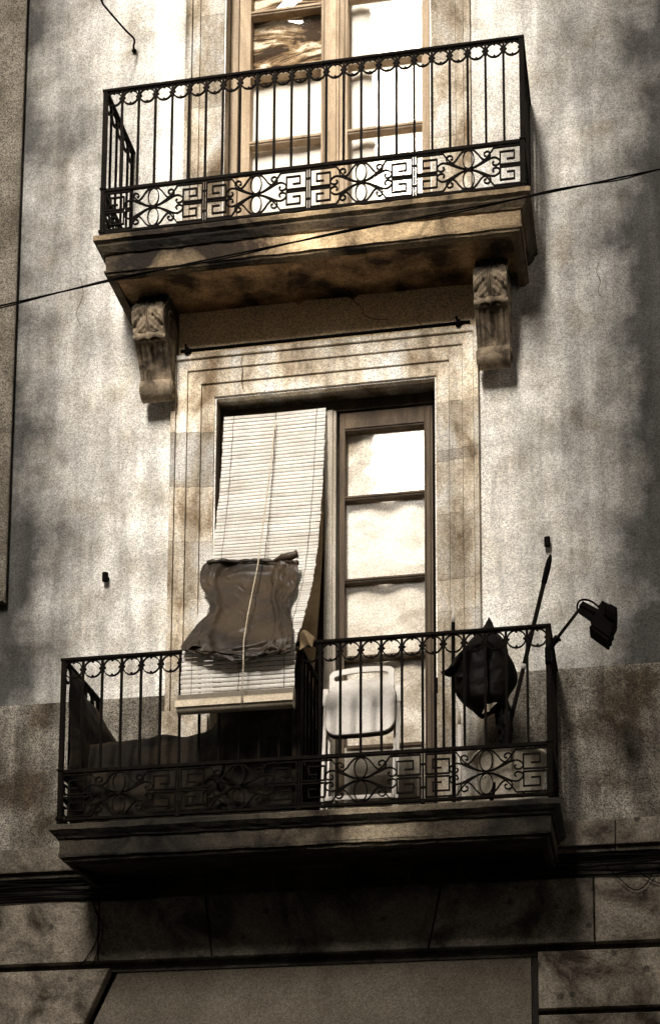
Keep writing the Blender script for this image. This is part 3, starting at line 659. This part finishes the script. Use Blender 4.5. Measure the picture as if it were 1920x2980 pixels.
f = MB().tube([(p[0], p[1] - .004, p[2] + .006 + (.04 * max(0, (i - 20) / 10) ** 1.5)) for i, p in enumerate(hem)], [.009 + .006 * abs(math.sin(i * .9)) + (.012 if i > 23 else 0) for i in range(30)], 9)
f.build('rolled_hem', PLASTIC, te, smooth=True)
def flap(a, b):
    x = -.575 - .050 * b + .10 * a * (.25 + b); z = 5.93 - .34 * b + .02 * math.sin(a * 3.1); return (x, -.52 - .31 * b - .05 * math.sin(math.pi * a) + .012 * fbm(a * 5, b * 5, 2), z)
f = MB().grid(20, 30, flap).build('loose_flap', PLASTIC, te, smooth=True); md = f.modifiers.new('t', 'SOLIDIFY'); md.thickness = .002

# tan cloth hanging behind the blind
def tan(a, b):
    x = -.64 + .615 * a + .010 * math.sin(b * 5) * a; z = 7.45 - 1.95 * b
    return (x, .115 - .10 * b ** 2 * a - .12 * b * b + .012 * math.sin(a * 14 + b * 2) + .008 * fbm(a * 3, b * 3, 1), z)
ct = MB().grid(40, 60, tan).build('hanging_cloth', CLOTH, smooth=True, label='plain tan cloth hanging behind the blind beside the door post', cat='cloth')
f = MB(); f.grid(16, 14, lambda a, b: (.005 + .085 * a, -.70 + .06 * math.sin(a * 5 + b * 3) * .4, 5.62 + .085 * b + .02 * math.sin(a * 4) + .015 * a))
o = f.build('cloth_scrap', CLOTH, smooth=True, label='small scrap of tan cloth caught on the railing beside the blind', cat='cloth'); md = o.modifiers.new('t', 'SOLIDIFY'); md.thickness = .004

# ------------------------------------------------------------------ iron awning bar over the lower window
r = empty('awning_bar', (0, -.06, 7.966), 'long black iron bar fixed above the lintel between the corbels', 'iron bar')
MB().tube([(-.915, -.06, 7.966), (.935, -.06, 7.966)], .0105, 10).build('bar', BLACK, r, smooth=True)
for x in (-.872, .862):
    f = MB(); f.box(x - .013, x + .013, -.075, .0, 7.945, 7.985); f.tube([(x - .005, -.06, 7.98), (x - .012, -.062, 8.012)], .008, 8); f.ball((x, -.066, 7.955), .019); f.ball((x + .022, -.06, 7.966), .014)
    f.build('bar_clamp', BLACK, r)
# wall rod, top left
f = MB(); f.tube(crom([(-1.291, .0, 10.222), (-1.288, -.035, 10.225), (-1.272, -.075, 10.245), (-1.292, -.2, 10.21), (-1.335, -.46, 10.155), (-1.343, -.52, 10.150), (-1.325, -.54, 10.153), (-1.18, -.525, 10.153), (-1.0, -.50, 10.19), (-.95, -.46, 10.30), (-.94, -.2, 10.7), (-.94, .0, 10.8)], 4), .007, 8)
f.tube([(-1.291, .0, 10.222), (-1.291, -.02, 10.205)], .014, 10); f.tube([(-.94, -.02, 10.8), (-.94, .0, 10.8)], .014, 10)
f.build('wall_rod', BLACK, smooth=True, label='thin bent black iron rod sticking out of the plaster left of the upper window', cat='iron rod')
for x, lb in ((-1.386, 'small black peg in the plaster left of the plastic-wrapped blind'), (1.386, 'small black peg in the plaster right of the window above the broom tip')):
    f = MB(); f.tube([(x, 0, 6.488), (x, -.05, 6.49)], .018, 8); f.tube([(x, -.035, 6.46), (x, -.035, 6.515)], .02, 8); f.build('wall_peg', BLACK, label=lb, cat='wall peg', group='pegs in the plaster')

# ------------------------------------------------------------------ things on the lower balcony
# folding chair
ch = empty('folding_chair', (.3, -.36, 4.67), 'white folding chair with a slotted backrest leaning folded against the glazed door', 'chair')
ly = lambda z: -.30 - (5.40 - z) * .14
def rrect(x0, x1, z0, z1, r, n=6, bow=0.0, bot=0.0):
    P = []
    for cx, cz, a0 in ((x1 - r, z1 - r, 0), (x0 + r, z1 - r, 90), (x0 + r, z0 + r, 180), (x1 - r, z0 + r, 270)):
        for k in range(n + 1):
            a = R(a0 + 90 * k / n); x = cx + r * math.cos(a); z = cz + r * math.sin(a)
            u = (x - x0) / (x1 - x0); z += (bow if a0 < 180 else bot) * (4 * u * (1 - u)) + .012 * (u - .5); P.append((x, z))
        if a0 in (0, 180):
            xa, xb = ((x1 - r, x0 + r) if a0 == 0 else (x0 + r, x1 - r)); zc = z1 if a0 == 0 else z0
            for q in range(1, 8):
                x = xa + (xb - xa) * q / 8; u = (x - x0) / (x1 - x0); P.append((x, zc + (bow if a0 == 0 else bot) * 4 * u * (1 - u) + .012 * (u - .5)))
    return P
def leaned(mb, dy=0.0):
    mb.v = [(v[0], v[1] + ly(v[2]) + dy, v[2]) for v in mb.v]; return mb
f = MB(); outer = rrect(.103, .492, 5.46, 5.655, .03, bow=.018); inner = rrect(.132, .455, 5.592, 5.622, .0145, bow=.012)
n1 = len(outer); n2 = len(inner)
# backrest with a real slot: bridge outer and inner loops of equal length
vs = [(p[0], 0, p[1]) for p in outer] + [(p[0], 0, p[1]) for p in inner] + [(p[0], -.016, p[1]) for p in outer] + [(p[0], -.016, p[1]) for p in inner]
n = n1; fs = []
for i in range(n):
    j = (i + 1) % n
    fs += [(2 * n + i, 2 * n + j, 3 * n + j, 3 * n + i), (i, n + i, n + j, j), (i, j, 2 * n + j, 2 * n + i), (n + i, 3 * n + i, 3 * n + j, n + j)]
f.add(vs, fs); bevel(leaned(f).build('backrest', CHAIR, ch), .003)
f = MB().prism(rrect(.094, .508, 5.225, 5.535, .075, bow=.028, bot=-.006), 0, -.020, inset=.004); leaned(f, -.035).build('seat', CHAIR, ch)
f = MB().prism(rrect(.092, .510, 5.212, 5.53, .075, bow=.028, bot=-.006), 0, -.012); leaned(f, -.016).build('seat_underside', CHAIR_D, ch)
for x in (.083, .519):
    f = MB(); f.box(x - .009, x + .009, -.011, .011, 4.68, 5.52); f.box(x - .015, x + .015, -.015, .015, 5.43, 5.54); leaned(f).build('leg', CHAIR, ch)
    f = MB(); xi = x + (.024 if x < .3 else -.024); f.box(xi - .006, xi + .006, .02, .036, 4.68, 5.42); leaned(f).build('leg', CHAIR, ch)
f = MB(); f.box(.097, .505, -.008, .008, 4.82, 4.845); leaned(f).build('crossbar', CHAIR, ch)

# rubbish bag
bagrows = [(5.845, 1.068, 1.070), (5.814, 1.053, 1.088), (5.783, 1.033, 1.099), (5.737, .994, 1.125), (5.699, .955, 1.152), (5.66, .928, 1.169), (5.613, .900, 1.180), (5.574, .887, 1.2), (5.518, .876, 1.219), (5.487, .870, 1.228), (5.445, .868, 1.228), (5.404, .873, 1.206), (5.371, .887, 1.182), (5.328, .923, 1.163), (5.293, .963, 1.128), (5.267, .986, 1.082), (5.242, 1.010, 1.04)]
def blob(rows, yc, depth, seed, amp):
    RR = crom(rows, 4); nr = len(RR)
    def fn(a, b):
        i = min(int(b * (nr - 1)), nr - 2); fr = b * (nr - 1) - i; q = RR[i] * (1 - fr) + RR[i + 1] * fr
        ang = a * 2 * math.pi; c = (q[1] + q[2]) / 2; w_ = (q[2] - q[1]) / 2; dd = min(depth, w_ * .9 + .004)
        k = 1 + amp * .6 * fbm(math.cos(ang) * 2 + seed, math.sin(ang) * 2, b * 5) 
        wr = amp * .09 * abs(fbm(math.cos(ang) * 4 + seed, math.sin(ang) * 4 + b * 4, b * 9))
        x = c + w_ * math.cos(ang) * (1 + .03 * fbm(b * 8, seed, ang)); y = yc - dd * math.sin(ang) * k - wr * (math.sin(ang) > 0)
        return (x, y, q[0])
    return MB().grid(72, 90, fn)
bg_ = empty('rubbish_bag', (1.05, -.47, 5.24), 'bulging black rubbish bag with a pointed top near the right corner of the lower railing', 'bag')
blob(bagrows, -.45, .12, 1, .10).build('bag', BAGM, bg_, smooth=True)
def bflap(a, b):
    return (.935 - .132 * a + .01 * fbm(a * 4, b * 4, 0), -.52 - .025 * math.sin(a * 6 + b * 7), 5.50 + (b - .5) * (.19 - .185 * a) + .035 * (1 - a))
f = MB().grid(14, 14, bflap).build('bag_corner', BAGM, bg_, smooth=True); md = f.modifiers.new('t', 'SOLIDIFY'); md.thickness = .003
f = MB()
for k in range(5): f.tube(crom([(1.065 + k * .012, -.52, 5.30), (1.05 + k * .004, -.535, 5.265 - k * .004), (1.035 + .01 * k, -.53, 5.235 + .004 * k)], 3), .003, 5)
f.build('tie_string', CORD, bg_)
pr = empty('folded_parasol', (1.15, -.40, 4.95), 'folded black parasol hanging below the rubbish bag beside the broom', 'parasol')
bun = [(5.40, 1.13, 1.165), (5.35, 1.118, 1.17), (5.304, 1.095, 1.185), (5.223, 1.096, 1.192), (5.182, 1.103, 1.197), (5.117, 1.118, 1.190), (5.053, 1.124, 1.176), (4.98, 1.14, 1.168)]
blob(bun, -.40, .05, 5, .5).build('canopy', BAGM, pr, smooth=True); MB().tube([(1.155, -.40, 4.68), (1.15, -.40, 5.5)], .009, 8).build('shaft', BLACK, pr)
# broom
br = empty('broom', (1.17, -.52, 4.68), 'long thin broom handle leaning outwards past the top rail beside the black bag', 'broom')
d0 = Vector((1.150, -.50, 5.03)); d1 = Vector((1.436, -.58, 6.137)); dd = (d1 - d0)
q = lambda t: d0 + dd * t
MB().tube([q(-.28), q(.42)], .0125, 10).build('lower_handle', IRON, br, smooth=True)
MB().tube([q(.42), q(.425), q(.86)], [.0135, .0128, .0128], 10).build('upper_handle', IRON, br, smooth=True)
MB().tube([q(.41), q(.435)], .0135, 10).build('joint_ring', POLE_W, br, smooth=True)
MB().tube([q(.85), q(.86), q(.93), q(.975), q(1.0)], [.0135, .0165, .018, .0145, .007], 10).build('grip', BLACK, br, smooth=True)
f = MB(); c = q(-.29); f.box(c.x - .12, c.x + .12, c.y - .02, c.y + .02, c.z - .02, c.z + .02)
for k in range(24): f.box(c.x - .118 + k * .01, c.x - .112 + k * .01, c.y - .015, c.y + .015, 4.673, c.z - .02)
f.build('brush_head', BLACK, br)
# two upright poles by the window jamb
r = empty('mop_handle', (.86, -.45, 4.672), 'dark upright mop handle with a pale tapered tip in front of the right jamb', 'mop handle')
MB().tube([(.858, -.45, 4.675), (.862, -.45, 5.83)], .0115, 10).build('handle', BLACK, r, smooth=True)
MB().tube([(.862, -.45, 5.83), (.862, -.45, 5.875), (.8622, -.45, 5.89), (.8625, -.45, 5.965)], [.0105, .0105, .005, .003], 10).build('tip', POLE_W, r, smooth=True)
r = empty('white_pole', (.888, -.42, 4.672), 'short white plastic pole standing beside the dark mop handle', 'pole')
MB().tube([(.890, -.44, 4.675), (.892, -.44, 5.21)], .0125, 12).build('tube', POLE_W, r, smooth=True)
MB().tube([(.892, -.44, 5.213), (.892, -.44, 5.25), (.892, -.44, 5.29)], [.0105, .0095, .006], 12).build('cap', SLAT_D, r, smooth=True)
# tub with a mark
tb = empty('plastic_tub', (1.17, -.33, 4.672), 'pale round tub with a rolled rim and worn dark print below the black bag', 'tub')
MB().lathe((1.17, -.33, 4.673), [(.145, 0), (.16, .02), (.185, .18), (.20, .34), (.215, .345), (.222, .358), (.214, .37), (.195, .366), (.190, .33), (.17, .05)], 36).build('body', TUB, tb, smooth=True)
MB().lathe((1.17, -.33, 4.673 + .30), [(.185, .0), (.14, .05), (.05, .085), (.0, .09)], 20).build('contents', LEAFM, tb, smooth=True)
f = MB()
for k in range(7):
    ang = R(222 + (k % 2) * 1.5); z = 4.73 + k * .024; rr = .149 + (z - 4.673) * .17 + .004; ox, oy = 1.17 + rr * math.cos(ang), -.33 + rr * math.sin(ang); tx, ty = -math.sin(ang), math.cos(ang); hw_ = .010 if k % 3 else .017
    f.add([(ox - tx * hw_, oy - ty * hw_, z), (ox + tx * hw_, oy + ty * hw_, z + .006), (ox + tx * hw_, oy + ty * hw_, z + .016), (ox - tx * hw_, oy - ty * hw_, z + .011)], [(0, 1, 2, 3)])
f.build('printed_mark', BLACK, tb)
# dark mesh cloths, left half of the balcony
def side(a, b):
    y = -.615 + .60 * a; z = 5.64 - .93 * b - .10 * a * (1 - b)
    x = -1.385 + .015 * math.sin(a * 9) + .50 * (a ** 1.2) * b + .02 * fbm(a * 3, b * 3, 2)
    return (x, y, z)
o = MB().grid(40, 50, side).build('shade_net', NET, smooth=True, label='dark shade net hung inside the left side of the lower railing', cat='shade net'); md = o.modifiers.new('t', 'SOLIDIFY'); md.thickness = .003
def cover(a, b):
    x = -1.33 + 1.29 * a; u = min(b / .45, 1); v = max(0, (b - .45) / .55)
    top = 5.25 + .02 * a + .20 * (1 / (1 + math.exp(-(a - .62) * 60)))
    y = -.22 - .18 * u - .14 * v * (1 + .2 * math.sin(a * 13)) ; z = top - .012 * math.sin(u * 3) + .02 * fbm(a * 5, b * 3, 1) - (top - 4.69) * v
    y += .035 * fbm(a * 5, b * 2.4 + a * 3, 4) - .05 * math.exp(-((a - .55 - .25 * (b - .45)) / .07) ** 2) * (v > 0) - .04 * math.exp(-((a - .35 - .2 * (b - .45)) / .06) ** 2) * (v > 0)
    return (x, y, z)
o = MB().grid(110, 60, cover).build('dust_sheet', NET, smooth=True, label='dark creased dust sheet thrown over stored things behind the left railing', cat='dust sheet'); md = o.modifiers.new('t', 'SOLIDIFY'); md.thickness = .003

# ------------------------------------------------------------------ floodlight on its arm
lm = empty('floodlight', (1.43, -.66, 5.55), 'black floodlight on a bent arm clamped to the right corner of the lower railing', 'floodlight')
f = MB(); f.tube([(1.425, -.655, 5.535), (1.455, -.668, 5.578)], .015, 10); f.tube([(1.455, -.668, 5.578), (1.473, -.672, 5.602)], .019, 8); f.prism([(1.474, 5.602), (1.492, 5.578), (1.484, 5.574), (1.468, 5.590)], -.67, -.69); f.box(1.40, 1.436, -.675, -.62, 5.46, 5.545); f.build('clamp', BLACK, lm)
MB().tube([(1.468, -.670, 5.594), (1.592, -.685, 5.745)], .0095, 10).build('arm', IRON, lm, smooth=True)
MB().tube(crom([(1.585, -.685, 5.735), (1.584, -.685, 5.772), (1.598, -.685, 5.799), (1.630, -.685, 5.804), (1.668, -.685, 5.788), (1.706, -.685, 5.752)], 5), .0058, 8).build('cable_loop', BLACK, lm, smooth=True)
f = MB(); f.prism([(1.594, 5.757), (1.616, 5.787), (1.708, 5.727), (1.696, 5.702), (1.612, 5.756)], -.66, -.71); f.prism([(1.590, 5.748), (1.604, 5.760), (1.672, 5.703), (1.662, 5.672), (1.592, 5.728)], -.675, -.70); f.build('yoke', BLACK, lm)
head = [(1.724, 5.782), (1.762, 5.756), (1.768, 5.760), (1.804, 5.733), (1.803, 5.693), (1.799, 5.640), (1.778, 5.597), (1.782, 5.584), (1.772, 5.577), (1.769, 5.554), (1.761, 5.545), (1.750, 5.552), (1.707, 5.589), (1.658, 5.629), (1.657, 5.669), (1.668, 5.695), (1.702, 5.724), (1.700, 5.751)]
f = MB(); f.prism(head, -.62, -.72, inset=.012)
for k in range(5):
    a = np.array((1.735 + .012 * k, 5.755 - .010 * k)); f.box(a[0] - .003, a[0] + .003, -.745, -.7, a[1] - .07, a[1] - .01)
f.build('housing', BLACK, lm)
f = MB().prism([(1.655, 5.627), (1.757, 5.541), (1.748, 5.533), (1.650, 5.617)], -.60, -.74).build('glass_rim', BLACK, lm)

# ------------------------------------------------------------------ cables
pts = [(-7.0, -.01, 7.20), (-4.5, -.76, 7.40), (-2.6, -1.12, 7.545), (-1.824, -1.212, 7.608), (-1.662, -1.227, 7.617), (-.951, -1.276, 7.668), (-.371, -1.296, 7.718), (.291, -1.298, 7.780), (.84, -1.281, 7.842), (1.392, -1.249, 7.912), (1.776, -1.216, 7.975), (2.1, -1.183, 8.033), (2.8, -1.09, 8.16), (4.6, -.74, 8.50), (7.0, -.01, 9.0)]
P = crom(pts, 14)
r = empty('overhead_cable', (0, -1.29, 7.75), 'two thin black wires twisted together crossing in front of the upper balcony', 'cable')
MB().tube(P, .0052, 6).build('wire', BLACK, r, smooth=True)
MB().tube([(p[0], p[1] + .010 * math.cos(i * .21), p[2] + .009 * math.sin(i * .21) - .002) for i, p in enumerate(P)], .0038, 6).build('wire', BLACK, r, smooth=True)
for sx, lb in ((-1, 'bundle of black cables tacked under the string course at the left end'), (1, 'bundle of black cables tacked under the string course at the right end')):
    r = empty('cable_bundle', (sx * 1.6, -.03, 4.5), lb, 'cables', 'cable bundles under the string course')
    for k in range(8):
        z0 = 4.53 - .018 * k; ph = random.uniform(0, 6)
        MB().tube([(sx * (1.0 + 7 * q / 60), -.026 - .006 * (k % 3), z0 + .008 * math.sin(q * .5 + ph) - .012 * math.sin(math.pi * ((q * .15 + ph) % 1))) for q in range(61)], random.choice([.005, .007, .009]), 6).build('wire', BLACK, r, smooth=True)
def loose(pts, lb):
    MB().tube(crom(pts, 8), .0032, 5).build('loose_wire', BLACK, smooth=True, label=lb, cat='wire', group='loose wires on the ashlar')
loose([(-1.42, -.03, 4.40), (-1.395, -.035, 4.32), (-1.365, -.03, 4.26), (-1.37, -.03, 4.18), (-1.40, -.03, 4.10), (-1.45, -.03, 4.02), (-1.52, .03, 3.985)], 'thin black wire curving down the left ashlar beside the balcony end, outer of two')
loose([(-1.41, -.036, 4.40), (-1.385, -.04, 4.32), (-1.355, -.035, 4.26), (-1.345, -.03, 4.18), (-1.36, -.03, 4.10), (-1.39, -.03, 4.02), (-1.42, .03, 3.985)], 'thin black wire curving down the left ashlar beside the balcony end, inner of two')
loose([(1.68, -.05, 4.46), (1.74, -.05, 4.40), (1.82, -.045, 4.32), (1.87, -.04, 4.30), (1.92, -.045, 4.33), (1.98, -.05, 4.42), (2.05, -.05, 4.48)], 'thin wire sagging in a loop below the right cable bundle')
loose([(1.83, -.05, 4.45), (1.90, -.045, 4.39), (1.98, -.04, 4.34), (2.1, -.04, 4.30)], 'thin wire slanting across the right edge below the cable bundle')
